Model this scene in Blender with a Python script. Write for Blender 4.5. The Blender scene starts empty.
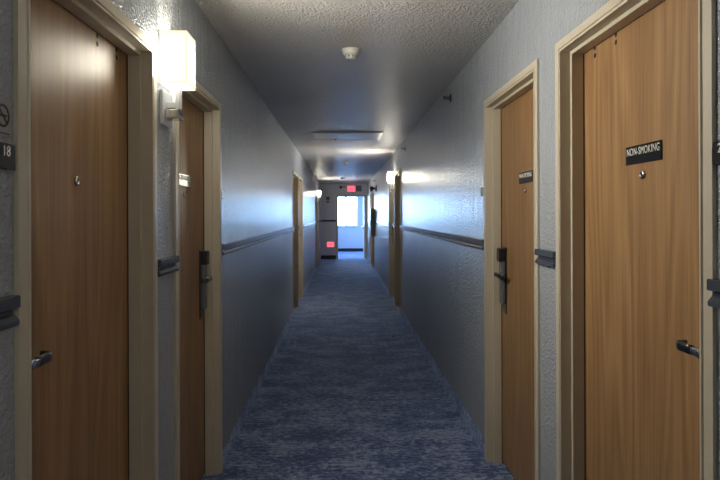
import bpy, bmesh, math, random
from mathutils import Vector, Matrix
random.seed(7)
sc = bpy.context.scene
COL = sc.collection
R = math.radians

# ------------------------------------------------------------------ dimensions
XL, XR = -0.682, 0.844          # corridor wall planes
H = 2.44                        # ceiling height
Y0, YE, YW = -6.5, 19.45, 23.5  # back wall, end wall, window wall
CAM_Z = 1.43
PROT = 0.010                    # frame face stands proud of the wall
LEAF_D = 0.088                  # leaf face behind frame face
TOP = {-1: 2.055, 1: 2.092}     # frame tops
RAIL = {-1: 1.268, 1: 1.284}    # chair rail top

# ------------------------------------------------------------------ materials
def new_mat(name):
    m = bpy.data.materials.new(name); m.use_nodes = True
    nt = m.node_tree; nt.nodes.clear()
    out = nt.nodes.new('ShaderNodeOutputMaterial')
    return m, nt, out

def N(nt, typ, **kw):
    n = nt.nodes.new(typ)
    for k, v in kw.items():
        if k in n.inputs.keys() if isinstance(k, str) else False:
            n.inputs[k].default_value = v
        else:
            setattr(n, k, v)
    return n

def L(nt, a, b): nt.links.new(a, b)

def srgb(r, g, b):
    f = lambda c: (c/255/12.92) if c/255 <= .04045 else ((c/255+.055)/1.055)**2.4
    return (f(r), f(g), f(b), 1)

def plain(name, col, rough=.5, metal=0., spec=.5, noise=0.06, nscale=14., bump=0., bscale=200.):
    m, nt, out = new_mat(name)
    b = N(nt, 'ShaderNodeBsdfPrincipled')
    b.inputs['Roughness'].default_value = rough
    b.inputs['Metallic'].default_value = metal
    b.inputs['Specular IOR Level'].default_value = spec
    tc = N(nt, 'ShaderNodeTexCoord')
    n = N(nt, 'ShaderNodeTexNoise'); n.inputs['Scale'].default_value = nscale; n.inputs['Detail'].default_value = 4
    L(nt, tc.outputs['Object'], n.inputs['Vector'])
    mx = N(nt, 'ShaderNodeMix', data_type='RGBA')
    mx.inputs['A'].default_value = tuple(c*(1-noise) for c in col[:3])+(1,)
    mx.inputs['B'].default_value = tuple(min(1, c*(1+noise)) for c in col[:3])+(1,)
    L(nt, n.outputs['Fac'], mx.inputs['Factor']); L(nt, mx.outputs['Result'], b.inputs['Base Color'])
    if bump:
        n2 = N(nt, 'ShaderNodeTexNoise'); n2.inputs['Scale'].default_value = bscale
        L(nt, tc.outputs['Object'], n2.inputs['Vector'])
        bp = N(nt, 'ShaderNodeBump'); bp.inputs['Strength'].default_value = bump; bp.inputs['Distance'].default_value = .002
        L(nt, n2.outputs['Fac'], bp.inputs['Height']); L(nt, bp.outputs['Normal'], b.inputs['Normal'])
    L(nt, b.outputs['BSDF'], out.inputs['Surface'])
    return m

def emit(name, col, strength):
    m, nt, out = new_mat(name)
    e = N(nt, 'ShaderNodeEmission'); e.inputs['Color'].default_value = col; e.inputs['Strength'].default_value = strength
    L(nt, e.outputs['Emission'], out.inputs['Surface'])
    return m

def wall_paint(name, col, rough, bdist, bstr, scale, spec=.5, detail=2.0, low=0.):
    m, nt, out = new_mat(name)
    b = N(nt, 'ShaderNodeBsdfPrincipled'); b.inputs['Roughness'].default_value = rough
    b.inputs['Specular IOR Level'].default_value = spec
    tc = N(nt, 'ShaderNodeTexCoord')
    big = N(nt, 'ShaderNodeTexNoise'); big.inputs['Scale'].default_value = 1.3; big.inputs['Detail'].default_value = 3
    L(nt, tc.outputs['Object'], big.inputs['Vector'])
    mx = N(nt, 'ShaderNodeMix', data_type='RGBA')
    mx.inputs['A'].default_value = tuple(c*.93 for c in col[:3])+(1,)
    mx.inputs['B'].default_value = tuple(c*1.05 for c in col[:3])+(1,)
    L(nt, big.outputs['Fac'], mx.inputs['Factor']); L(nt, mx.outputs['Result'], b.inputs['Base Color'])
    n1 = N(nt, 'ShaderNodeTexNoise'); n1.inputs['Scale'].default_value = scale; n1.inputs['Detail'].default_value = detail
    L(nt, tc.outputs['Object'], n1.inputs['Vector'])
    rp = N(nt, 'ShaderNodeMapRange'); rp.inputs['From Min'].default_value = .38; rp.inputs['From Max'].default_value = .66
    L(nt, n1.outputs['Fac'], rp.inputs['Value'])
    h = rp.outputs['Result']
    if low:                                  # trowel waviness, mostly up and down the wall
        for sc3, k in (((22, 22, 9), low*.6), ((9, 9, 1.2), low)):
            mp = N(nt, 'ShaderNodeMapping'); mp.inputs['Scale'].default_value = sc3
            L(nt, tc.outputs['Object'], mp.inputs['Vector'])
            n3 = N(nt, 'ShaderNodeTexNoise'); n3.inputs['Scale'].default_value = 1.; n3.inputs['Detail'].default_value = 2
            L(nt, mp.outputs['Vector'], n3.inputs['Vector'])
            ma = N(nt, 'ShaderNodeMath', operation='MULTIPLY_ADD'); ma.inputs[1].default_value = k
            L(nt, n3.outputs['Fac'], ma.inputs[0]); L(nt, h, ma.inputs[2]); h = ma.outputs[0]
    bp = N(nt, 'ShaderNodeBump'); bp.inputs['Strength'].default_value = bstr; bp.inputs['Distance'].default_value = bdist
    L(nt, h, bp.inputs['Height']); L(nt, bp.outputs['Normal'], b.inputs['Normal'])
    L(nt, b.outputs['BSDF'], out.inputs['Surface'])
    return m

def wood(name):
    m, nt, out = new_mat(name)
    b = N(nt, 'ShaderNodeBsdfPrincipled'); b.inputs['Roughness'].default_value = .42
    b.inputs['Specular IOR Level'].default_value = .4
    tc = N(nt, 'ShaderNodeTexCoord'); oi = N(nt, 'ShaderNodeObjectInfo')
    off = N(nt, 'ShaderNodeVectorMath', operation='SCALE'); off.inputs[0].default_value = (7.3, 11.1, 5.7)
    L(nt, oi.outputs['Random'], off.inputs['Scale'])
    add = N(nt, 'ShaderNodeVectorMath', operation='ADD')
    L(nt, tc.outputs['Object'], add.inputs[0]); L(nt, off.outputs['Vector'], add.inputs[1])
    # broad figure: wavy bands running up the leaf, with cathedral arches
    mp = N(nt, 'ShaderNodeMapping'); mp.inputs['Scale'].default_value = (1, 4.6, .42)
    L(nt, add.outputs['Vector'], mp.inputs['Vector'])
    n0 = N(nt, 'ShaderNodeTexNoise'); n0.inputs['Scale'].default_value = 1.0; n0.inputs['Detail'].default_value = 1.5
    L(nt, mp.outputs['Vector'], n0.inputs['Vector'])
    mul = N(nt, 'ShaderNodeMath', operation='MULTIPLY'); mul.inputs[1].default_value = 20.
    L(nt, n0.outputs['Fac'], mul.inputs[0])
    fr = N(nt, 'ShaderNodeMath', operation='PINGPONG'); fr.inputs[1].default_value = 1.
    L(nt, mul.outputs[0], fr.inputs[0])
    # fine pores
    mp2 = N(nt, 'ShaderNodeMapping'); mp2.inputs['Scale'].default_value = (60, 210, 3.6)
    L(nt, add.outputs['Vector'], mp2.inputs['Vector'])
    n2 = N(nt, 'ShaderNodeTexNoise'); n2.inputs['Scale'].default_value = 1.; n2.inputs['Detail'].default_value = 3
    L(nt, mp2.outputs['Vector'], n2.inputs['Vector'])
    mp3 = N(nt, 'ShaderNodeMapping'); mp3.inputs['Scale'].default_value = (14, 44, .6)
    L(nt, add.outputs['Vector'], mp3.inputs['Vector'])
    n3 = N(nt, 'ShaderNodeTexNoise'); n3.inputs['Scale'].default_value = 1.; n3.inputs['Detail'].default_value = 4
    L(nt, mp3.outputs['Vector'], n3.inputs['Vector'])
    a = N(nt, 'ShaderNodeMath', operation='MULTIPLY_ADD'); a.inputs[1].default_value = .19
    L(nt, fr.outputs[0], a.inputs[0])
    s2 = N(nt, 'ShaderNodeMath', operation='MULTIPLY_ADD'); s2.inputs[1].default_value = .5
    L(nt, n2.outputs['Fac'], s2.inputs[0])
    s3 = N(nt, 'ShaderNodeMath', operation='MULTIPLY'); s3.inputs[1].default_value = .30
    L(nt, n3.outputs['Fac'], s3.inputs[0])
    L(nt, s3.outputs[0], s2.inputs[2]); L(nt, s2.outputs[0], a.inputs[2])
    cr = N(nt, 'ShaderNodeValToRGB')
    e = cr.color_ramp.elements
    e[0].position = .24; e[0].color = WOOD_A
    e[1].position = .74; e[1].color = WOOD_B
    L(nt, a.outputs[0], cr.inputs['Fac']); L(nt, cr.outputs['Color'], b.inputs['Base Color'])
    bp = N(nt, 'ShaderNodeBump'); bp.inputs['Strength'].default_value = .35; bp.inputs['Distance'].default_value = .0015
    L(nt, a.outputs[0], bp.inputs['Height']); L(nt, bp.outputs['Normal'], b.inputs['Normal'])
    L(nt, b.outputs['BSDF'], out.inputs['Surface'])
    return m

def carpet(name):
    m, nt, out = new_mat(name)
    b = N(nt, 'ShaderNodeBsdfPrincipled'); b.inputs['Roughness'].default_value = .9
    b.inputs['Specular IOR Level'].default_value = .15
    b.inputs['Sheen Weight'].default_value = .55; b.inputs['Sheen Roughness'].default_value = .5
    b.inputs['Sheen Tint'].default_value = (.55, .7, 1, 1)
    tc = N(nt, 'ShaderNodeTexCoord')
    def noise(sx, sy, sz, det, rough=.55):
        mp = N(nt, 'ShaderNodeMapping'); mp.inputs['Scale'].default_value = (sx, sy, sz)
        L(nt, tc.outputs['Object'], mp.inputs['Vector'])
        n = N(nt, 'ShaderNodeTexNoise'); n.inputs['Scale'].default_value = 1; n.inputs['Detail'].default_value = det
        n.inputs['Roughness'].default_value = rough
        L(nt, mp.outputs['Vector'], n.inputs['Vector']); return n.outputs['Fac']
    blot = noise(3.4, 5.0, 5.0, 5, .6)         # worn looking blotches
    fine = noise(24, 38, 38, 3.5, .8)          # woven strokes across the corridor
    band = noise(1.2, 17, 17, 3, .6)           # bands across the corridor
    br = N(nt, 'ShaderNodeTexBrick'); br.inputs['Scale'].default_value = 1.0
    br.inputs['Mortar Size'].default_value = .0035; br.inputs['Brick Width'].default_value = .50
    br.inputs['Row Height'].default_value = .50; br.offset = .5
    br.inputs['Color1'].default_value = (.42, .42, .42, 1); br.inputs['Color2'].default_value = (.58, .58, .58, 1)
    br.inputs['Mortar'].default_value = (.30, .30, .30, 1)
    L(nt, tc.outputs['Object'], br.inputs['Vector'])
    def madd(x, k, y=None):
        n = N(nt, 'ShaderNodeMath', operation='MULTIPLY_ADD'); n.inputs[1].default_value = k
        L(nt, x, n.inputs[0])
        if y is None: n.inputs[2].default_value = 0
        else: L(nt, y, n.inputs[2])
        return n.outputs[0]
    v = madd(blot, .46, madd(fine, .88, madd(band, .10, madd(br.outputs['Color'], .16))))
    cr = N(nt, 'ShaderNodeValToRGB'); e = cr.color_ramp.elements
    e[0].position = .70; e[0].color = CARPET[0]
    e[1].position = .90; e[1].color = CARPET[2]
    k = e.new(.785); k.color = CARPET[1]
    L(nt, v, cr.inputs['Fac']); L(nt, cr.outputs['Color'], b.inputs['Base Color'])
    bp = N(nt, 'ShaderNodeBump'); bp.inputs['Strength'].default_value = .6; bp.inputs['Distance'].default_value = .003
    L(nt, fine, bp.inputs['Height']); L(nt, bp.outputs['Normal'], b.inputs['Normal'])
    L(nt, b.outputs['BSDF'], out.inputs['Surface'])
    return m

def pane_glass(name):
    m, nt, out = new_mat(name)
    tr = N(nt, 'ShaderNodeBsdfTransparent'); tr.inputs['Color'].default_value = (.95, .98, 1, 1)
    gl = N(nt, 'ShaderNodeBsdfGlossy'); gl.inputs['Roughness'].default_value = .02
    fz = N(nt, 'ShaderNodeFresnel'); fz.inputs['IOR'].default_value = 1.45
    mx = N(nt, 'ShaderNodeMixShader')
    L(nt, fz.outputs['Fac'], mx.inputs['Fac']); L(nt, tr.outputs[0], mx.inputs[1]); L(nt, gl.outputs[0], mx.inputs[2])
    L(nt, mx.outputs[0], out.inputs['Surface'])
    return m

WOOD_A = (.175, .090, .038, 1); WOOD_B = (.39, .235, .108, 1)
CARPET = [(.016, .034, .105, 1), (.085, .142, .33, 1), (.36, .42, .57, 1)]
M = {}
M['wall'] = wall_paint('textured_wall_paint', (.365, .40, .445, 1), .23, .0032, 1., 92., spec=.34, low=4.)
M['wall_end'] = wall_paint('end_wall_paint', (.60, .61, .65, 1), .4, .003, .8, 80., spec=.4)  # wall colour lightened to stand in for lamp light on the end wall
M['wall_far'] = wall_paint('lobby_wall_paint', (.66, .70, .78, 1), .5, .003, .4, 95.)
M['ceiling'] = wall_paint('popcorn_ceiling_paint', (.53, .517, .495, 1), .40, .011, 1., 74., spec=.30, detail=3.5)
M['carpet'] = carpet('blue_carpet')
M['wood'] = wood('oak_veneer')
M['frame'] = plain('beige_frame_paint', (.50, .455, .36, 1), .38, noise=.05, nscale=5)
M['rail'] = plain('slate_blue_rail', (.055, .065, .092, 1), .2, noise=.12)
M['gasket'] = plain('black_gasket', (.008, .008, .008, 1), .7)
M['black'] = plain('black_plastic', (.012, .012, .014, 1), .35)
M['plate'] = plain('black_sign_plate', (.010, .010, .012, 1), .22)
M['white_ink'] = plain('white_sign_lettering', (.80, .78, .72, 1), .5)
M['black_ink'] = plain('black_sign_lettering', (.012, .012, .012, 1), .5)
M['clear'] = plain('grey_decal', (.30, .31, .31, 1), .35)
M['chrome'] = plain('brushed_steel', (.55, .54, .52, 1), .24, metal=1., noise=.08, nscale=60)
M['dark_steel'] = plain('dark_steel', (.11, .12, .14, 1), .30, metal=1., noise=.08, nscale=60)
M['brass'] = plain('brass', (.55, .42, .22, 1), .25, metal=1.)
M['white'] = plain('white_plastic', (.74, .73, .68, 1), .4, noise=.03)
M['white_metal'] = plain('white_painted_metal', (.72, .74, .74, 1), .35, noise=.03)
M['panel'] = plain('smooth_white_panel', (.72, .73, .74, 1), .38, noise=.03, nscale=3)
M['cove'] = plain('black_rubber_base', (.015, .016, .02, 1), .4)
M['grey_box'] = plain('grey_enclosure', (.12, .13, .145, 1), .4)
M['cabinet'] = plain('dark_cabinet_paint', (.32, .34, .36, 1), .35)
M['alarm'] = plain('grey_alarm_plastic', (.10, .105, .12, 1), .45)
M['crumb'] = plain('dark_crumb', (.006, .006, .008, 1), .8)
M['glass'] = pane_glass('window_glass')
M['leaf_green'] = plain('tree_foliage', (.22, .42, .40, 1), .7, noise=.4, nscale=6)
M['bark'] = plain('tree_bark', (.16, .12, .09, 1), .8)
M['ground'] = plain('pale_asphalt', (.75, .75, .75, 1), .9, noise=.08, nscale=.6)
M['exit_face'] = emit('exit_sign_glow', (1.0, .24, .32, 1), .50)
M['exit_text'] = emit('exit_sign_letters', (1., .005, .05, 1), .5)

def shade_mat(name, col, strength):
    """lit fabric shade: woven cloth glowing from the lamp inside it"""
    m, nt, out = new_mat(name)
    tc = N(nt, 'ShaderNodeTexCoord')
    n = N(nt, 'ShaderNodeTexNoise'); n.inputs['Scale'].default_value = 320.; n.inputs['Detail'].default_value = 1
    L(nt, tc.outputs['Object'], n.inputs['Vector'])
    mr = N(nt, 'ShaderNodeMapRange'); mr.inputs['To Min'].default_value = strength*.88; mr.inputs['To Max'].default_value = strength*1.12
    L(nt, n.outputs['Fac'], mr.inputs['Value'])
    e = N(nt, 'ShaderNodeEmission'); e.inputs['Color'].default_value = col
    L(nt, mr.outputs['Result'], e.inputs['Strength'])
    d = N(nt, 'ShaderNodeBsdfDiffuse'); d.inputs['Color'].default_value = (.7, .68, .6, 1)
    a = N(nt, 'ShaderNodeAddShader'); L(nt, e.outputs[0], a.inputs[0]); L(nt, d.outputs[0], a.inputs[1])
    L(nt, a.outputs[0], out.inputs['Surface'])
    return m
M['shade'] = shade_mat('lit_shade_fabric', (1.0, .95, .74, 1), .56)
M['shade_hot'] = emit('lit_shade_side', (1.0, .93, .76, 1), 30.)
M['shade_front'] = emit('lit_shade_front', (1.0, .93, .80, 1), 300.)
M['shade_back'] = shade_mat('shade_back', (1.0, .93, .76, 1), .5)
M['shade_trim'] = shade_mat('shade_trim_fabric', (1.0, .93, .55, 1), .38)
M['diffuser'] = emit('lamp_diffuser', (1.0, .96, .88, 1), 2.0)
for k in ('shade', 'shade_back', 'shade_trim', 'diffuser', 'exit_face', 'exit_text'): M[k].cycles.emission_sampling = 'NONE'
for k in ('shade_hot', 'shade_front'): M[k].cycles.emission_sampling = 'FRONT'

# ------------------------------------------------------------------ mesh helpers
class MB:
    def __init__(self): self.bm = bmesh.new(); self.mats = []
    def mi(self, m):
        if m not in self.mats: self.mats.append(m)
        return self.mats.index(m)
    def _fin(self, vs, m, T=None):
        if T is not None:
            for v in vs: v.co = T @ v.co
        i = self.mi(m)
        fs = {f for v in vs for f in v.link_faces}
        for f in fs: f.material_index = i
        return fs
    def box(self, x0, x1, y0, y1, z0, z1, m, bevel=0., T=None, seg=2):
        g = bmesh.ops.create_cube(self.bm, size=1.)
        vs = g['verts']
        for v in vs:
            v.co = Vector(((x0+x1)/2+v.co.x*(x1-x0), (y0+y1)/2+v.co.y*(y1-y0), (z0+z1)/2+v.co.z*(z1-z0)))
        if bevel:
            es = list({e for v in vs for e in v.link_edges})
            r = bmesh.ops.bevel(self.bm, geom=es, offset=bevel, segments=seg, affect='EDGES', profile=.5)
            vs = list({v for f in r['faces'] for v in f.verts} | {v for v in vs if v.is_valid})
            seen = set(vs); st = list(vs)          # whole island
            while st:
                v = st.pop()
                for e in v.link_edges:
                    o = e.other_vert(v)
                    if o not in seen: seen.add(o); st.append(o)
            vs = list(seen)
        return self._fin(vs, m, T)
    def lathe(self, prof, m, T=None, n=28):
        """profile [(r, h)] turned about local Z"""
        rings = []
        vs = []
        for r, h in prof:
            if r < 1e-6:
                v = self.bm.verts.new((0, 0, h)); rings.append([v]); vs.append(v)
            else:
                ring = [self.bm.verts.new((r*math.cos(2*math.pi*k/n), r*math.sin(2*math.pi*k/n), h)) for k in range(n)]
                rings.append(ring); vs += ring
        for a, b in zip(rings, rings[1:]):
            for k in range(n):
                j = (k+1) % n
                if len(a) == 1 and len(b) == 1: continue
                if len(a) == 1: q = (a[0], b[k], b[j])
                elif len(b) == 1: q = (a[k], b[0], a[j])
                else: q = (a[k], b[k], b[j], a[j])
                f = self.bm.faces.new(q); f.smooth = True
        return self._fin(vs, m, T)
    def tube(self, pts, rx, ry, m, n=12, up=Vector((0, 0, 1)), T=None):
        """elliptic section swept along pts (rx across, ry along 'up'), capped"""
        pts = [Vector(p) for p in pts]; rings = []; vs = []
        for i, p in enumerate(pts):
            t = ((pts[min(i+1, len(pts)-1)] - pts[max(i-1, 0)])).normalized()
            s = t.cross(up).normalized(); u = s.cross(t).normalized()
            ring = []
            for k in range(n):
                a = 2*math.pi*k/n
                ca, sa = math.cos(a), math.sin(a)
                ex = math.copysign(abs(ca)**.6, ca); ey = math.copysign(abs(sa)**.6, sa)
                ring.append(self.bm.verts.new(p + s*rx*ex + u*ry*ey))
            rings.append(ring); vs += ring
        for a, b in zip(rings, rings[1:]):
            for k in range(n):
                j = (k+1) % n
                f = self.bm.faces.new((a[k], a[j], b[j], b[k])); f.smooth = True
        self.bm.faces.new(list(reversed(rings[0]))); self.bm.faces.new(rings[-1])
        return self._fin(vs, m, T)
    def extrude(self, prof, p0, p1, u, v, m):
        """closed 2-D profile [(a,b)] in axes u,v swept straight from p0 to p1"""
        p0, p1, u, v = map(Vector, (p0, p1, u, v))
        A = [self.bm.verts.new(p0+u*a+v*b) for a, b in prof]
        B = [self.bm.verts.new(p1+u*a+v*b) for a, b in prof]
        n = len(prof)
        for k in range(n):
            j = (k+1) % n
            self.bm.faces.new((A[k], A[j], B[j], B[k]))
        self.bm.faces.new(list(reversed(A))); self.bm.faces.new(B)
        return self._fin(A+B, m)
    def text(self, body, size, m, T, sx=1., depth=.0006, align='CENTER', off=.006, space=1.):
        cu = bpy.data.curves.new('lettering', 'FONT'); cu.body = body; cu.size = size
        cu.align_x = align; cu.align_y = 'CENTER'; cu.extrude = depth; cu.offset = size*off; cu.space_character = space
        o = bpy.data.objects.new('lettering', cu); COL.objects.link(o)
        dg = bpy.context.evaluated_depsgraph_get()
        me = bpy.data.meshes.new_from_object(o.evaluated_get(dg))
        bpy.data.objects.remove(o); bpy.data.curves.remove(cu)
        for v in me.vertices: v.co.x *= sx
        v_old = set(self.bm.verts); f_old = set(self.bm.faces)
        self.bm.from_mesh(me); bpy.data.meshes.remove(me)
        for v in self.bm.verts:
            if v not in v_old: v.co = T @ v.co
        i = self.mi(m)
        for f in self.bm.faces:
            if f not in f_old: f.material_index = i
    def build(self, name, parent=None, loc=None, recalc=True):
        if recalc: bmesh.ops.recalc_face_normals(self.bm, faces=self.bm.faces)
        me = bpy.data.meshes.new(name); self.bm.to_mesh(me); self.bm.free()
        for m in self.mats: me.materials.append(m)
        o = bpy.data.objects.new(name, me); COL.objects.link(o)
        if parent: o.parent = parent
        if loc is not None: o.location = loc
        return o

def tag(o, label=None, cat=None, group=None, kind=None):
    if label: o['label'] = label
    if cat: o['category'] = cat
    if group: o['group'] = group
    if kind: o['kind'] = kind
    return o

def empty(name, loc, rz=0.):
    o = bpy.data.objects.new(name, None); COL.objects.link(o)
    o.empty_display_size = .05; o.location = loc; o.rotation_euler = (0, 0, rz)
    return o

def kids(o): return [c for c in bpy.data.objects if c.parent == o]

def copy_tree(o, parent=None):
    ch = kids(o)
    c = o.copy(); COL.objects.link(c); c.parent = parent
    for k in ch: copy_tree(k, c)
    return c

def basis(o, r, u, n):
    r, u, n = Vector(r), Vector(u), Vector(n)
    return Matrix(((r.x, u.x, n.x, o[0]), (r.y, u.y, n.y, o[1]), (r.z, u.z, n.z, o[2]), (0, 0, 0, 1)))

# ------------------------------------------------------------------ doors
# side -1 = left wall, +1 = right wall; the leaf's latch is at its near (-1) or far (+1) end
DOORS = {-1: [(1.249, 2.191), (2.436, 3.368), (8.42, 9.36), (9.51, 10.45), (15.56, 16.50), (16.68, 17.62)],
          1: [(1.350, 2.338), (2.553, 3.516), (8.48, 9.44), (9.65, 10.61), (15.50, 16.46), (16.66, 17.62)]}

FRAME_PROF = [(PROT, 0), (0, 0), (0, .034), (.005, .036), (.005, .042), (0, .044), (0, .050), (.040, .050), (.040, .066),
              (.083, .066), (.083, .052), (.132, .052), (.132, .012), (PROT, .012)]

def frame_sweep(mb, mapf, w, top, m):
    """mitred steel frame; mapf(d, a, z) -> point, a runs 0..w across the opening"""
    secs = []
    for (pa, pz) in ((0, 0), (0, 1), (1, 1), (1, 0)):
        ring = []
        for d, k in FRAME_PROF:
            a = k if pa == 0 else w-k
            z = (top-k*.85) if pz else 0.
            ring.append(mb.bm.verts.new(mapf(d, a, z)))
        secs.append(ring)
    n = len(FRAME_PROF)
    for A, B in zip(secs, secs[1:]):
        for k in range(n):
            j = (k+1) % n
            mb.bm.faces.new((A[k], A[j], B[j], B[k]))
    mb.bm.faces.new(secs[0]); mb.bm.faces.new(list(reversed(secs[-1])))
    mb._fin([v for s in secs for v in s], m)

def make_door(name, side, y0, y1, latch, plate_off, sign, holes, sign_dy=0., glare=False):
    """door_n Empty at floor level, centre of the opening on the frame's face. Local x points out of the wall."""
    w = y1-y0; top = TOP[side]
    xf = (XL+PROT) if side < 0 else (XR-PROT)
    root = empty(name, (xf, (y0+y1)/2, 0))
    s = -side                               # local +x*s is out of the wall, into the corridor
    X = lambda d: -s*d                      # depth d behind the frame face
    mb = MB(); frame_sweep(mb, lambda d, a, z: Vector((X(d), a-w/2, z)), w, top, M['frame'])
    mb.build('door_frame', root)
    hw = w/2-.0535; lt = top-.0455
    g = MB()                                # black strip added to deepen the gap shade between stop and leaf
    for sy in (-1, 1):
        a, b = sorted((sy*(hw+.001), sy*(hw-.0085))); xa, xb = sorted((X(.0832), X(.0878)))
        g.box(xa, xb, a, b, 0, lt, M['gasket'])
    g.box(xa, xb, -hw+.0085, hw-.0085, lt-.0085, lt, M['gasket'])
    g.build('door_seal', root)
    # leaf
    lf = MB(); xa, xb = sorted((X(LEAF_D), X(LEAF_D+.043)))
    lf.box(xa, xb, -hw, hw, .014, lt, M['wood'], bevel=.0012, seg=1)
    leaf = lf.build('door_leaf', root)
    sw = MB(); xa, xb = sorted((X(LEAF_D+.006), X(LEAF_D+.037)))
    sw.box(xa, xb, -hw, hw, 0.0008, .014, M['gasket']); sw.build('door_sweep', root)  # black strip added to block light under the leaf and darken the gap
    n = Vector((s, 0, 0)); r = Vector((0, s, 0)); up = Vector((0, 0, 1))
    # NB. right-hand direction for a viewer facing this leaf: left wall +y, right wall -y
    face = X(LEAF_D)
    # peephole
    ph = MB(); zc = 1.53 if side < 0 else 1.55; pq = sign_dy*.8
    T = basis((face, pq, zc), r, up, n)
    ph.lathe([(0, 0), (.0135, 0), (.0135, .004), (.0105, .0065), (.0075, .0065), (.0065, .003)], M['chrome'], T, 20)
    ph.lathe([(.0065, .003), (0, .0042)], M['plate'], T, 20)
    ph.build('peephole', leaf)
    # screw holes left by an old fitting
    for (hy, hz) in holes:
        h = MB(); h.lathe([(0, .0006), (.0085, .0006), (.0085, -.0), (0, 0)], M['gasket'], basis((face, hy, hz), r, up, n), 12)
        h.build('screw_hole', leaf)
    if sign:
        sg = MB(); zc = 1.60 if side < 0 else 1.615
        xa, xb = sorted((face, face+s*.004))
        sg.box(xa, xb, sign_dy-.108, sign_dy+.108, zc-.0285, zc+.0285, M['plate'], bevel=.001, seg=1)
        T = basis((face+s*.0042, sign_dy, zc+.009), r, up, n)
        sg.text('NON-SMOKING', .033, M['white_ink'], T, sx=.80, off=0., space=1.08)
        o = sg.build('door_sign', leaf)
        o['label'] = 'black plate reading NON-SMOKING in white letters'
    # electronic lock: tall case, block at the top, steel tail below
    e = latch*hw
    c = e-latch*(plate_off+.0325)
    lk = MB()
    def bx(d0, d1, ya, yb, z0, z1, m, bev=.003):
        xa, xb = sorted((face+s*d0, face+s*d1)); lk.box(xa, xb, c+ya, c+yb, z0, z1, m, bevel=bev)
    bx(0, .006, -.0325, .0325, .875, 1.245, M['dark_steel'], .002)
    bx(.006, .030, -.028, .028, .925, 1.18, M['grey_box'], .006)
    bx(.006, .042, -.030, .030, 1.165, 1.240, M['black'], .006)
    lock = lk.build('card_lock', leaf)
    lock['label'] = 'tall black card lock with steel backplate'
    lv = MB(); zl = 1.092
    lv.lathe([(0, .028), (.017, .028), (.017, .036), (.0125, .040), (.0125, .062), (0, .062)], M['chrome'],
             basis((face, c, zl), r, up, n), 20)
    d = -latch
    P = lambda dd, yy: (face+s*dd, c+d*yy, zl)
    lv.tube([P(.050, -.012), P(.054, .0), P(.055, .02), P(.055, .038)], .0072, .0112, M['chrome'])
    lv.tube([P(.055, .0381), P(.056, .06), P(.056, .085), P(.055, .098), P(.050, .105), P(.041, .109), P(.030, .110)],
            .0062, .0122, M['dark_steel'])
    lv.build('lever_handle', leaf)
    tag(root, kind='structure', cat='door')
    return root

pair_holes = lambda s, hw_far: []
# nearest doors, built one by one (widths, latch ends and fittings differ)
hz_L, hz_R = 1.975, 2.008
def holes_at(ypts, yc, z):
    out = []
    for y in ypts: out += [(y-yc, z), (y-yc, z-.026)]
    return out
yc = (1.249+2.191)/2
d1 = make_door('door_1', -1, 1.249, 2.191, -1, .012, False, holes_at((1.872, 2.032), yc, 1.992))
tag(d1, 'oak door on the left nearest the viewer, beside the number 18 plate, without a sign')
yc = (1.35+2.338)/2
d2 = make_door('door_2', 1, 1.350, 2.338, -1, .010, True, holes_at((2.012, 2.178), yc, 2.032), sign_dy=-.015)
tag(d2, 'oak door on the right nearest the viewer, with a NON-SMOKING plate above its peephole')
d3 = make_door('door_3', -1, 2.436, 3.368, 1, .050, True, [], sign_dy=0.)
tag(d3, 'oak door with a tall black lock just beyond the lit box wall lamp on the left')
d4 = make_door('door_4', 1, 2.553, 3.516, 1, .050, True, [], sign_dy=-.04)
tag(d4, 'oak door with a tall black lock and NON-SMOKING plate, second on the right wall')
far_labels = {
 (-1, 2): 'brown door in the second pair along the left wall, the nearer one of the pair',
 (-1, 3): 'brown door in the second pair along the left wall, the farther one of the pair',
 (-1, 4): 'distant door on the left just in front of the small lit wall lamp',
 (-1, 5): 'distant door on the left just behind the small lit wall lamp, last before the end wall',
 (1, 2): 'brown door on the right just in front of the lit wall lamp halfway down',
 (1, 3): 'brown door on the right just behind the lit wall lamp halfway down',
 (1, 4): 'distant door on the right next beyond the dark wall cabinet',
 (1, 5): 'last door on the right before the end wall of the corridor'}
protoN = {}; n = 5
for k in range(2, 6):
    for side in (-1, 1):
        y0, y1 = DOORS[side][k]
        key = (side, k % 2)
        if key not in protoN:
            o = make_door(f'door_{n}', side, y0, y1, -1 if k % 2 == 0 else 1, .03, k % 2 == 1, [])
            protoN[key] = o
        else:
            o = copy_tree(protoN[key]); o.name = f'door_{n}'
            o.location = (o.location.x, (y0+y1)/2, 0)
        o['label'] = far_labels[(side, k)]
        o['group'] = 'doors farther down the corridor'
        n += 1

# ------------------------------------------------------------------ room shell
def wall_with_doors(name, side, label):
    mb = MB(); xi = XL if side < 0 else XR; xo = xi+side*.13
    a, b = sorted((xi, xo)); y = Y0
    for (d0, d1) in DOORS[side]:
        mb.box(a, b, y, d0+.012, 0, H, M['wall'])
        mb.box(a, b, d0+.012, d1-.012, TOP[side]-.012, H, M['wall'])
        y = d1-.012
    mb.box(a, b, y, YE, 0, H, M['wall'])
    return tag(mb.build(name), label, 'wall', kind='structure')
wall_with_doors('wall_left', -1, 'textured blue grey left wall of the corridor')
wall_with_doors('wall_right', 1, 'textured blue grey right wall of the corridor')
mb = MB(); mb.box(XL-.13, XR+.13, Y0-.12, Y0, 0, H, M['wall'])
tag(mb.build('wall_back'), 'grey wall closing the corridor behind the viewer', 'wall', kind='structure')
FX0, FX1 = -2.3, 1.30
EX0, EX1 = -.18, .835            # outer edges of the end doorway's frame
ETOP = 2.09
mb = MB()
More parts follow.
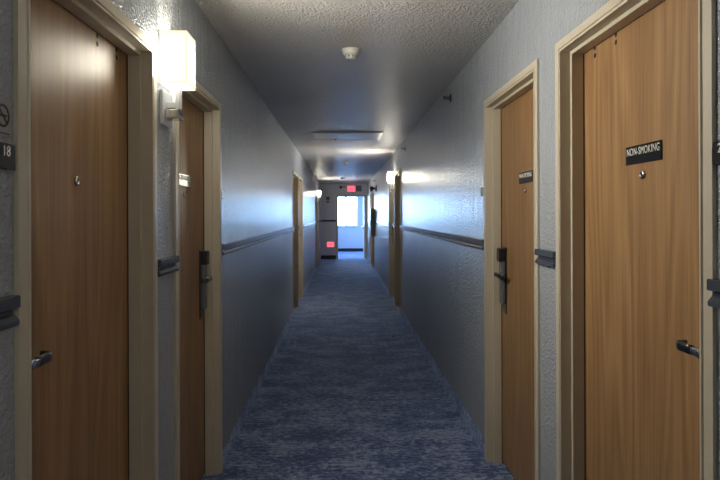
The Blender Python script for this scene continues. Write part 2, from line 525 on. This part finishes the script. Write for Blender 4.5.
mb.box(FX0, EX0+.012, YE, YE+.13, 0, H, M['wall_end']); mb.box(EX1-.012, FX1, YE, YE+.13, 0, H, M['wall_end'])
mb.box(EX0+.012, EX1-.012, YE, YE+.13, ETOP-.012, H, M['wall_end'])
tag(mb.build('wall_end'), 'grey end wall with the open doorway and EXIT sign', 'wall', kind='structure')
WX0, WX1, WZ0, WZ1 = -.75, .64, .98, 2.16
mb = MB()
mb.box(FX0, WX0, YW, YW+.16, 0, H, M['wall_far']); mb.box(WX1, FX1, YW, YW+.16, 0, H, M['wall_far'])
mb.box(WX0, WX1, YW, YW+.16, 0, WZ0, M['wall_far']); mb.box(WX0, WX1, YW, YW+.16, WZ1, H, M['wall_far'])
tag(mb.build('wall_far'), 'pale blue lit wall holding the bright window beyond the doorway', 'wall', kind='structure')
mb = MB(); mb.box(FX1, FX1+.12, YE, YW+.16, 0, H, M['wall_far'])
tag(mb.build('wall_lobby_right'), 'right side wall of the small lobby past the doorway', 'wall', kind='structure')
SY0, SY1 = 20.2, 23.0            # side window added to brighten the lobby, out of sight from the corridor
mb = MB()
mb.box(FX0-.12, FX0, YE, SY0, 0, H, M['wall_far']); mb.box(FX0-.12, FX0, SY1, YW+.16, 0, H, M['wall_far'])
mb.box(FX0-.12, FX0, SY0, SY1, 0, .9, M['wall_far']); mb.box(FX0-.12, FX0, SY0, SY1, 2.2, H, M['wall_far'])
tag(mb.build('wall_lobby_left'), 'left side wall of the small lobby past the doorway', 'wall', kind='structure')
mb = MB(); mb.box(FX0-.12, FX1+.12, Y0-.12, YW+.16, -.12, 0, M['carpet'])
tag(mb.build('floor'), 'worn navy blue patterned carpet running the length of the corridor', 'floor', kind='structure')
mb = MB(); mb.box(FX0-.12, FX1+.12, Y0-.12, YW+.16, H, H+.12, M['ceiling'])
tag(mb.build('ceiling'), 'rough popcorn textured grey ceiling', 'ceiling', kind='structure')

def gaps(side, pad=0.):
    out = []; y = Y0
    for d0, d1 in DOORS[side]:
        out.append((y, d0-pad)); y = d1+pad
    out.append((y, YE)); return out

for side, nm in ((-1, 'left'), (1, 'right')):
    mb = MB(); xi = XL if side < 0 else XR
    for a, b in gaps(side):
        x0, x1 = sorted((xi, xi-side*.008))
        mb.box(x0, x1, a, b, 0, .10, M['carpet'], bevel=.003, seg=1)
    tag(mb.build('baseboard_'+nm), f'blue carpet strip base along the {nm} wall', 'baseboard', kind='structure')
mb = MB(); mb.box(XL+.009, EX0, YE-.010, YE, 0, .125, M['cove'], bevel=.003, seg=1)
tag(mb.build('baseboard_end'), 'black rubber base under the end wall left of the doorway', 'baseboard', kind='structure')
mb = MB(); mb.box(FX0, FX1, YW-.010, YW, 0, .125, M['cove'], bevel=.003, seg=1)
tag(mb.build('baseboard_far'), 'black base below the window wall', 'baseboard', kind='structure')

# chair rail: upper lip, recessed waist, lower lip
RP = [(0, 0), (.021, 0), (.023, -.003), (.023, -.024), (.019, -.027), (.007, -.029), (.007, -.038), (.013, -.041), (.021, -.051),
      (.021, -.059), (.018, -.062), (0, -.062)]
tn = 1
place = {-1: ['beside the number 18 plate, nearest the viewer', 'short piece under the lit box lamp between two doors',
              'long run between the second and third doors', 'tiny piece between the far pair of doors',
              'run beyond the second pair of doors', 'tiny piece under the small distant lamp', 'last piece before the end wall'],
         1: ['at the right edge beside the nearest door', 'short piece between the two nearest doors',
             'long run below the first sprinkler head', 'tiny piece below the lamp halfway down',
             'run under the dark wall cabinet', 'tiny piece between the last pair of doors', 'last piece before the end wall']}
for side, nm in ((-1, 'left'), (1, 'right')):
    xi = XL if side < 0 else XR
    for i, (a, b) in enumerate(gaps(side)):
        b2 = b-(.018 if i == 0 and side < 0 else 0)
        mb = MB()
        mb.extrude([(d, z) for d, z in RP], (xi, a, RAIL[side]), (xi, b2, RAIL[side]), (-side, 0, 0), (0, 0, 1), M['rail'])
        tag(mb.build(f'trim_{tn}'), f'slate blue chair rail on the {nm} wall, {place[side][i]}', 'chair rail', kind='structure'); tn += 1
mb = MB(); mb.extrude(RP, (XL+.026, YE, 1.275), (EX0, YE, 1.275), (0, -1, 0), (0, 0, 1), M['rail'])
tag(mb.build(f'trim_{tn}'), 'dark chair rail on the end wall left of the doorway', 'chair rail', kind='structure')

# ------------------------------------------------------------------ end doorway with its open leaf
dn = empty('door_13', ((EX0+EX1)/2, YE-PROT, 0)); we = EX1-EX0
mb = MB(); frame_sweep(mb, lambda d, a, z: Vector((a-we/2, d, z)), we, ETOP, M['frame']); mb.build('door_frame', dn)
lw = .86
mb = MB(); xa = we/2-.054
mb.box(xa-.044, xa, .15, .15+lw, .012, ETOP-.055, M['frame'], bevel=.0015, seg=1); leaf = mb.build('door_leaf', dn)
mb = MB()
mb.box(xa-.100, xa-.062, .22, .15+lw-.08, .985, 1.035, M['chrome'], bevel=.006)
mb.box(xa-.075, xa-.044, .20, .29, .975, 1.045, M['chrome'], bevel=.004)
mb.box(xa-.075, xa-.044, .15+lw-.11, .15+lw-.04, .975, 1.045, M['chrome'], bevel=.004)
mb.build('push_bar', leaf)
for zc in (.25, 1.05, 1.85):
    mb = MB(); mb.lathe([(0, -.05), (.009, -.05), (.009, .05), (0, .05)], M['chrome'], Matrix.Translation((xa-.004, .141, zc)), 12)
    mb.build('hinge', dn)
tag(dn, 'open doorway at the corridor end, its leaf swung into the bright lobby', 'door', kind='structure')

# ------------------------------------------------------------------ window
wn = empty('window_1', ((WX0+WX1)/2, YW+.08, WZ0)); hw = (WX1-WX0)/2; hh = WZ1-WZ0
mb = MB(); t = .035
mb.box(-hw, hw, -.03, .03, 0, t, M['white']); mb.box(-hw, hw, -.03, .03, hh-t, hh, M['white'])
mb.box(-hw, -hw+t, -.03, .03, t, hh-t, M['white']); mb.box(hw-t, hw, -.03, .03, t, hh-t, M['white'])
xc = (WX0+WX1)/2
ml = (.176-xc, -.29-xc)
mb.build('window_frame', wn)
for x in ml:
    m2 = MB(); m2.box(x-.033, x+.033, -.025, .025, t, hh-t, M['grey_box']); m2.build('mullion', wn)
edges = [-hw+t, ml[1]-.033, ml[1]+.033, ml[0]-.033, ml[0]+.033, hw-t]
for k in range(3):
    m2 = MB(); m2.box(edges[2*k], edges[2*k+1], -.003, .003, t, hh-t, M['glass']); m2.build('pane', wn)
m2 = MB(); m2.box(-hw-.03, hw+.03, -.125, -.032, -.03, 0, M['white'], bevel=.004); m2.build('window_sill', wn)
w2 = empty('window_2', (FX0-.06, (SY0+SY1)/2, .9)); hs = (SY1-SY0)/2
m2 = MB()
for a, b, c, d in ((-hs, hs, 0, .04), (-hs, hs, 1.26, 1.30), (-hs, -hs+.04, .04, 1.26), (hs-.04, hs, .04, 1.26)):
    m2.box(-.03, .03, a, b, c, d, M['white'])
m2.build('window_frame', w2)
m2 = MB(); m2.box(-.003, .003, -hs+.04, hs-.04, .04, 1.26, M['glass']); m2.build('pane', w2)
tag(w2, 'side window lighting the lobby from the left', 'window', kind='structure')
tag(wn, 'bright overexposed window with grey mullions in the lobby wall', 'window', kind='structure')

# ------------------------------------------------------------------ wall lamps
def make_sconce(side):
    """origin on the wall plane, at the shade's centre line, z = floor"""
    root = empty('wall_lamp', (XL if side < 0 else XR, 0, 0))
    s = -side
    def bx(mb, d0, d1, y0, y1, z0, z1, m, bev=0.):
        a, b = sorted((s*d0, s*d1)); mb.box(a, b, y0, y1, z0, z1, m, bevel=bev)
    zb, zt, w, d0, d1 = 1.925, 2.122, .068, .004, .104
    mb = MB(); th = .002
    iy, iz = .020, .030
    for y0, y1 in ((-w, -w+th), (w-th, w)): bx(mb, d0, d1, y0, y1, zb, zt, M['shade'])
    bx(mb, d1-th, d1, -w+th, w-th, zb, zt, M['shade'])
    def glow(pts, m, out_dir):               # brightest middle of a panel, a film on the cloth facing outward
        vs = [mb.bm.verts.new(q) for q in pts]; f = mb.bm.faces.new(vs); f.normal_update()
        if f.normal.dot(Vector(out_dir)) < 0: f.normal_flip()
        f.material_index = mb.mi(m)
    e = .0004
    for y in (-1, 1):
        yy = y*(w+e); u0, u1 = s*(d0+.016), s*(d1-.016)
        glow([(u0, yy, zb+iz), (u1, yy, zb+iz), (u1, yy, zt-iz), (u0, yy, zt-iz)], M['shade_hot'], (0, y, 0))
    xx = s*(d1+e)
    glow([(xx, -w+.024, zb+iz), (xx, w-.024, zb+iz), (xx, w-.024, zt-iz), (xx, -w+.024, zt-iz)], M['shade_front'], (s, 0, 0))
    bx(mb, d0, d0+th, -w+th, w-th, zb, zt, M['shade_back'])
    sh = mb.build('lamp_shade', root, recalc=False)
    mb = MB()                                                   # hem tape and corner seams
    o = .0012
    for z in (zb, zt-.010):
        bx(mb, d0-.001, d1+o, -w-o, -w, z, z+.010, M['shade_trim']); bx(mb, d0-.001, d1+o, w, w+o, z, z+.010, M['shade_trim'])
        bx(mb, d1, d1+o, -w, w, z, z+.010, M['shade_trim'])
    for y in (-1, 1):
        a, b = sorted((y*w, y*(w-.007)))
        bx(mb, d1, d1+o, a, b, zb+.010, zt-.010, M['shade_trim'])
        a, b = sorted((y*w, y*(w+o)))
        bx(mb, d1-.006, d1+o, a, b, zb+.010, zt-.010, M['shade_trim'])
        bx(mb, d0, d0+.006, a, b, zb+.010, zt-.010, M['shade_trim'])
    mb.build('hem', sh)
    mb = MB(); bx(mb, d0+.003, d1-.003, -w+.003, w-.003, zb+.006, zb+.009, M['diffuser']); mb.build('diffuser', sh)
    mb = MB(); bx(mb, 0, .014, -.060, .060, 1.775, 1.905, M['white_metal'], .003); mb.build('backplate', root)
    mb = MB()
    bx(mb, .014, .058, -.012, .012, 1.842, 1.866, M['white_metal'], .002)
    bx(mb, .046, .066, -.014, .014, 1.835, 1.9245, M['white_metal'], .003)
    bx(mb, .014, .064, -.040, .040, 1.800, 1.834, M['chrome'], .003)
    mb.build('lamp_arm', root)
    la = bpy.data.lights.new('lamp_bulb', 'POINT'); la.energy = BULB; la.color = (1.0, .90, .74); la.shadow_soft_size = .03
    lo = bpy.data.objects.new('lamp_bulb', la); COL.objects.link(lo); lo.parent = root
    lo.location = (s*.084, 0, 1.96)
    return root
BULB = 9.0
s1 = make_sconce(-1); s1.location.y = 2.312
tag(s1, 'large lit cream box wall lamp between the two nearest left doors', 'wall lamp', 'box wall lamps')
s2 = make_sconce(1); s2.location.y = 9.545
tag(s2, 'lit box wall lamp halfway down the right wall between two doors', 'wall lamp', 'box wall lamps')
s3 = copy_tree(s1); s3.location.y = 16.59
tag(s3, 'small glowing wall lamp far down the left wall near the end wall', 'wall lamp', 'box wall lamps')

fill_lamp = copy_tree(s2); fill_lamp.location.y = -1.9  # unseen lamp added behind the camera to fill the near end
fill_lamp['label'] = 'box wall lamp on the right wall behind the viewer'
# ------------------------------------------------------------------ ceiling things
def smoke(loc, label):
    root = empty('smoke_detector', loc)
    I = Matrix.Identity(4)
    mb = MB(); mb.lathe([(0, 0), (.056, 0), (.056, -.010), (.052, -.014), (0, -.014)], M['white'], I, 36); mb.build('mounting_base', root)
    mb = MB(); mb.lathe([(.0505, -.0141), (.050, -.024), (.044, -.034), (.036, -.037), (0, -.037)], M['white'], I, 36); mb.build('detector_body', root)
    mb = MB(); mb.lathe([(.030, -.0371), (.030, -.052), (.026, -.058), (0, -.058)], M['white'], I, 32)
    cap = mb.build('sensor_cap', root)
    mb = MB()
    for a in range(0, 360, 45):
        T = Matrix.Rotation(R(a+22), 4, 'Z')
        mb.box(.0297, .0306, -.006, .006, -.050, -.043, M['black'], T=T)
    mb.build('vent_slots', cap)
    tag(root, label, 'smoke detector', 'smoke detectors on the ceiling')
    return root
sm = smoke((.06, 3.66, H), 'white round smoke detector on the ceiling nearest the viewer')
for y, x, lb in ((11.45, .09, 'small smoke detector on the ceiling beyond the flat ceiling panel'),
                 (16.1, .02, 'faint distant smoke detector on the ceiling before the EXIT sign')):
    c = copy_tree(sm); c.location = (x, y, H); tag(c, lb)
    c['label'] = lb

px0, px1, py0, py1 = -.36, .515, 7.30, 7.98
root = empty('ceiling_panel', ((px0+px1)/2, (py0+py1)/2, H)); a, b = (px1-px0)/2, (py1-py0)/2
mb = MB()
ring0 = [(-a, -b), (a, -b), (a, b), (-a, b)]; f = .045
def rim(mb, m):
    bm = mb.bm; V = lambda k, z: [bm.verts.new((x-math.copysign(k, x), y-math.copysign(k, y), z)) for x, y in ring0]
    rs = [V(0, 0), V(0, -.006), V(.004, -.009), V(f-.006, -.012), V(f, -.009), V(f, 0)]
    for p, q in zip(rs, rs[1:]):
        for k in range(4):
            j = (k+1) % 4; bm.faces.new((p[k], p[j], q[j], q[k]))
    mb._fin([v for r_ in rs for v in r_], m)
rim(mb, M['white']); mb.build('panel_rim', root)
mb = MB(); mb.box(-a+f, a-f, -b+f, b-f, -.0085, -.002, M['panel'], bevel=.001, seg=1); mb.build('panel_face', root)
mb = MB(); mb.box(-.165, -.145, b-f-.035, b-f-.012, -.022, -.0085, M['black'], bevel=.002); mb.build('latch', root)
tag(root, 'flat white rectangular ceiling panel with a rim and small dark latch', 'ceiling panel')

# ------------------------------------------------------------------ sprinklers on the right wall
def sprinkler(loc, label):
    root = empty('sidewall_sprinkler', loc)
    T = basis((0, 0, 0), (0, -1, 0), (0, 0, 1), (-1, 0, 0))
    mb = MB(); mb.lathe([(0, 0), (.033, 0), (.032, .005), (.018, .010), (0, .010)], M['black'], T, 24); mb.build('escutcheon', root)
    mb = MB(); mb.lathe([(.010, .010), (.010, .024), (.006, .026), (.006, .044), (0, .046)], M['dark_steel'], T, 16)
    mb.box(-.05, -.024, -.014, -.011, -.002, .002, M['black']); mb.box(-.05, -.024, .011, .014, -.002, .002, M['black'])
    mb.build('nozzle', root)
    mb = MB(); mb.box(-.056, -.050, -.018, .018, -.012, .012, M['black'], bevel=.002)
    mb.box(-.060, -.030, -.016, .016, .012, .015, M['black'], bevel=.001, seg=1); mb.build('deflector', root)
    return tag(root, label, 'sprinkler', 'sidewall sprinklers on the right wall')
sp = sprinkler((XR, 4.62, 2.325), 'black sprinkler head high on the right wall, nearest the viewer')
for y, z, lb in ((7.92, 2.30, 'black sprinkler head high on the right wall, second from the viewer'),
                 (15.0, 2.28, 'small distant sprinkler head near the ceiling above the black fixture')):
    c = copy_tree(sp); c.location = (XR, y, z); c['label'] = lb

# black fixture above the dark cabinet
root = empty('wall_fixture', (XR, 14.45, 2.07)); root.scale = (1.35,)*3
T = basis((0, 0, 0), (0, -1, 0), (0, 0, 1), (-1, 0, 0))
mb = MB(); mb.lathe([(0, 0), (.062, 0), (.062, .012), (.050, .020), (0, .020)], M['black'], T, 24); mb.build('mounting_base', root)
mb = MB(); mb.tube([(-.018, 0, 0), (-.05, 0, -.004), (-.08, 0, -.018)], .016, .016, M['black']); mb.build('bracket', root)
mb = MB(); T2 = basis((-.085, .03, -.012), (1, 0, 0), (0, .3, .954), (0, -.954, .3))
mb.lathe([(0, -.05), (.030, -.05), (.036, -.03), (.036, .05), (.032, .06), (0, .055)], M['black'], T2, 20); mb.build('fixture_body', root)
tag(root, 'small black fixture mounted high on the far right wall above the dark cabinet', 'wall fixture')

# dark wall cabinet
root = empty('wall_cabinet', (XR, 15.22, .88))
mb = MB(); mb.box(-.10, 0, -.14, .14, 0, .70, M['cabinet'], bevel=.004); mb.build('cabinet_body', root)
mb = MB(); mb.box(-.115, -.1002, -.125, .125, .015, .685, M['cabinet'], bevel=.003); dr = mb.build('cabinet_door', root)
mb = MB(); mb.box(-.128, -.1152, -.115, -.103, .30, .40, M['chrome'], bevel=.003); mb.build('pull_handle', dr)
tag(root, 'narrow dark cabinet mounted on the far right wall below the black fixture', 'wall cabinet')

# ------------------------------------------------------------------ number plates and no-smoking signs on the walls
def number_plate(side, yc, zc, text, label, dy_text=0., w=.13, th=.010):
    s = -side; x = XL if side < 0 else XR
    root = empty('room_number_sign', (x, yc, zc))
    mb = MB(); a, b = sorted((0, s*th))
    mb.box(a, b, -w/2, w/2, -.026, .026, M['plate'], bevel=.001, seg=1); mb.build('plate', root)
    if text:
        mb = MB(); mb.text(text, .030, M['white_ink'], basis((s*.0104, dy_text, .009), (0, s, 0), (0, 0, 1), (s, 0, 0)))
        mb.build('number', root)
    return tag(root, label, 'room number', 'room number plates')
number_plate(-1, 1.172, 1.551, '18', 'black number plate reading 18 at the left edge of the view', .032)
number_plate(1, 1.279, 1.565, '2', 'black number plate cut off by the right edge of the view', .043)
number_plate(-1, 3.42, 1.551, '', 'thin dark number plate seen edge on beyond the second left door', 0, .09, .004)
number_plate(1, 3.575, 1.565, '', 'thin dark number plate seen edge on beyond the second right door', 0, .09, .004)

def nosmoke(side, yc, zc, label):
    s = -side; x = XL if side < 0 else XR
    root = empty('no_smoking_sign', (x, yc, zc))
    mb = MB(); a, b = sorted((0, s*.004))
    mb.box(a, b, -.032, .032, -.042, .034, M['clear'], bevel=.001, seg=1); mb.build('sign_panel', root)
    T = basis((s*.0042, 0, 0), (0, s, 0), (0, 0, 1), (s, 0, 0))
    mb = MB()
    mb.lathe([(.0185, 0), (.0235, 0), (.0235, .0008), (.0185, .0008), (.0185, 0)], M['black_ink'], T, 40)
    mb.box(-.021, .021, -.0022, .0022, 0, .0008, M['black_ink'], T=T @ Matrix.Rotation(R(-45), 4, 'Z'))
    mb.box(-.014, .008, -.0028, .0028, .0001, .0007, M['black_ink'], T=T)
    mb.box(.0095, .0135, -.0028, .0028, .0001, .0007, M['black_ink'], T=T)
    mb.build('symbol', root)
    mb = MB(); mb.box(-.024, .024, -.037, -.0345, 0, .0008, M['black_ink'], T=T); mb.build('line', root)
    return tag(root, label, 'no smoking sign', 'no smoking signs')
nosmoke(-1, 1.202, 1.632, 'grey sign with a black crossed out cigarette, above the number 18 plate')
nosmoke(1, 1.305, 1.65, 'grey sign above the number plate at the right edge of the view')

# ------------------------------------------------------------------ end wall things
def exit_sign(name, loc, w, h, label, lamps):
    root = empty(name, loc)
    mb = MB(); mb.box(-w/2-.012, w/2+.012, -.045, 0, -h/2-.012, h/2+.012, M['grey_box'], bevel=.004); mb.build('housing', root)
    mb = MB(); mb.box(-w/2, w/2, -.0475, -.0452, -h/2, h/2, M['exit_face']); mb.build('lit_face', root)
    mb = MB(); mb.text('EXIT', h*.82, M['exit_text'], basis((0, -.0482, 0), (1, 0, 0), (0, 0, 1), (0, -1, 0)), sx=.92)
    mb.build('lettering', root)
    if lamps:
        mb = MB(); mb.box(-w/2-.20, -w/2-.0122, -.022, 0, -.005+.05, .025+.05, M['grey_box'], bevel=.002); mb.build('lamp_bar', root)
        mb = MB(); mb.box(w/2+.0122, w/2+.20, -.040, 0, -.09, .10, M['grey_box'], bevel=.004); mb.build('battery_box', root)
        mb = MB(); mb.lathe([(0, -.02), (.038, -.02), (.046, .03), (.042, .036), (0, .030)], M['black'],
                            basis((-w/2-.20, -.045, .04), (1, 0, 0), (0, .2, .98), (0, -.98, .2)), 20); mb.build('lamp_head', root)
    return tag(root, label, 'exit sign', 'red exit signs')
Zp = lambda y, Y: CAM_Z+(215-y)/600*Y
exit_sign('exit_sign', (.318, YE, Zp(188.8, YE)), .27, .19, 'glowing red EXIT sign above the doorway on the end wall', True)
exit_sign('exit_sign', (-.355, YE, Zp(244.3, YE)), .235, .175, 'low red exit sign near the floor left of the doorway', False)
root = empty('wall_alarm', (-.44, YE, Zp(200, YE)))
mb = MB(); mb.box(-.06, .06, -.03, 0, .0, .11, M['alarm'], bevel=.006); mb.build('strobe_housing', root)
mb = MB(); mb.box(-.03, .03, -.046, -.0302, .03, .08, M['black'], bevel=.006); mb.build('strobe_lens', root)
mb = MB(); mb.box(-.045, .045, -.026, 0, -.09, -.02, M['alarm'], bevel=.006); mb.build('lower_box', root)
tag(root, 'small grey alarm unit on the end wall left of the doorway', 'alarm')

# crumb on the carpet
mb = MB(); g = bmesh.ops.create_icosphere(mb.bm, subdivisions=2, radius=1.)
for v in g['verts']:
    k = 1+random.uniform(-.18, .18); v.co = Vector((v.co.x*.016*k, v.co.y*.014*k, v.co.z*.007*k))
lo = min(v.co.z for v in g['verts'])
mb._fin(g['verts'], M['crumb'])
tag(mb.build('crumb', loc=(.603, 7.03, -lo+.0005)), 'tiny dark crumb lying on the blue carpet', 'crumb')

# ------------------------------------------------------------------ outside the window
mb = MB(); mb.box(-60, 60, 24.2, 160, -.45, -.30, M['ground'])
tag(mb.build('ground'), 'pale pavement outside the window', 'ground', kind='structure')
def tree(x, y, h, r, label, nblob):
    root = empty('slender_tree', (x, y, -.30))
    mb = MB(); mb.lathe([(0, 0), (.09, 0), (.05, h*.5), (0, h*.55)], M['bark'], None, 10); mb.build('trunk', root)
    mb = MB(); rr = random.Random(3)
    for i in range(nblob):
        t = i/(nblob-1)
        g = bmesh.ops.create_icosphere(mb.bm, subdivisions=2, radius=1.)
        k = r*(1-.75*t)
        for v in g['verts']:
            q = 1+rr.uniform(-.2, .2)
            v.co = Vector((v.co.x*k*q+rr.uniform(-.01, .01), v.co.y*k*q, v.co.z*h*.16*q+h*(.22+.66*t)))
        mb._fin(g['verts'], M['leaf_green'])
    mb.build('foliage', root)
    return tag(root, label, 'tree')
tree(1.40, 60, 3.1, .30, 'slender blue green tree seen through the window', 7)

# ------------------------------------------------------------------ light
w = bpy.data.worlds.new('sky'); sc.world = w; w.use_nodes = True
nt = w.node_tree; nt.nodes.clear()
out = nt.nodes.new('ShaderNodeOutputWorld'); bg = nt.nodes.new('ShaderNodeBackground')
tcw = nt.nodes.new('ShaderNodeTexCoord'); sx = nt.nodes.new('ShaderNodeSeparateXYZ'); cr = nt.nodes.new('ShaderNodeValToRGB')
nt.links.new(tcw.outputs['Generated'], sx.inputs[0]); nt.links.new(sx.outputs['Z'], cr.inputs['Fac'])
cr.color_ramp.elements[0].position = 0.; cr.color_ramp.elements[0].color = (.42, .66, 1.0, 1)
cr.color_ramp.elements[1].position = .6; cr.color_ramp.elements[1].color = (.30, .52, 1.0, 1)
nt.links.new(cr.outputs['Color'], bg.inputs['Color']); # overcast sky, much brighter toward the low sun side the window looks out on
mrw = nt.nodes.new('ShaderNodeMapRange'); mrw.interpolation_type = 'SMOOTHSTEP'
mrw.inputs['From Min'].default_value = .80; mrw.inputs['From Max'].default_value = .97
mrw.inputs['To Min'].default_value = 12.; mrw.inputs['To Max'].default_value = 20.
nt.links.new(sx.outputs['Y'], mrw.inputs['Value']); nt.links.new(mrw.outputs['Result'], bg.inputs['Strength'])
nt.links.new(bg.outputs[0], out.inputs['Surface'])
pl = bpy.data.lights.new('window_portal', 'AREA'); pl.shape = 'RECTANGLE'; pl.size = WX1-WX0; pl.size_y = WZ1-WZ0
pl.cycles.is_portal = True
po = bpy.data.objects.new('window_portal', pl); COL.objects.link(po)
po.location = ((WX0+WX1)/2, YW+.17, (WZ0+WZ1)/2); po.rotation_euler = (R(-90), 0, 0)

p2 = bpy.data.lights.new('side_window_portal', 'AREA'); p2.shape = 'RECTANGLE'; p2.size = 1.30; p2.size_y = SY1-SY0
p2.cycles.is_portal = True
q2 = bpy.data.objects.new('side_window_portal', p2); COL.objects.link(q2)
q2.location = (FX0-.125, (SY0+SY1)/2, 1.55); q2.rotation_euler = (0, R(-90), 0)
# ------------------------------------------------------------------ camera
cam = bpy.data.cameras.new('camera'); cam.sensor_width = 36; cam.lens = 600/720*36
cam.shift_x = (360-341.5)/720; cam.shift_y = -(240-215)/720; cam.clip_start = .02; cam.clip_end = 400
co = bpy.data.objects.new('camera', cam); COL.objects.link(co)
co.matrix_world = Matrix.Translation((0, 0, CAM_Z)) @ Matrix.Rotation(R(90), 4, 'X') @ Matrix.Rotation(R(-.2), 4, 'Z')
sc.camera = co
vs = sc.view_settings; vs.view_transform = 'Standard'; vs.look = 'None'; vs.gamma = 1; vs.use_curve_mapping = False; vs.exposure = 1.08
cy = sc.cycles; cy.use_denoising = True; cy.max_bounces = 12; cy.diffuse_bounces = 6; cy.glossy_bounces = 5
cy.sample_clamp_indirect = 8.; cy.caustics_reflective = False
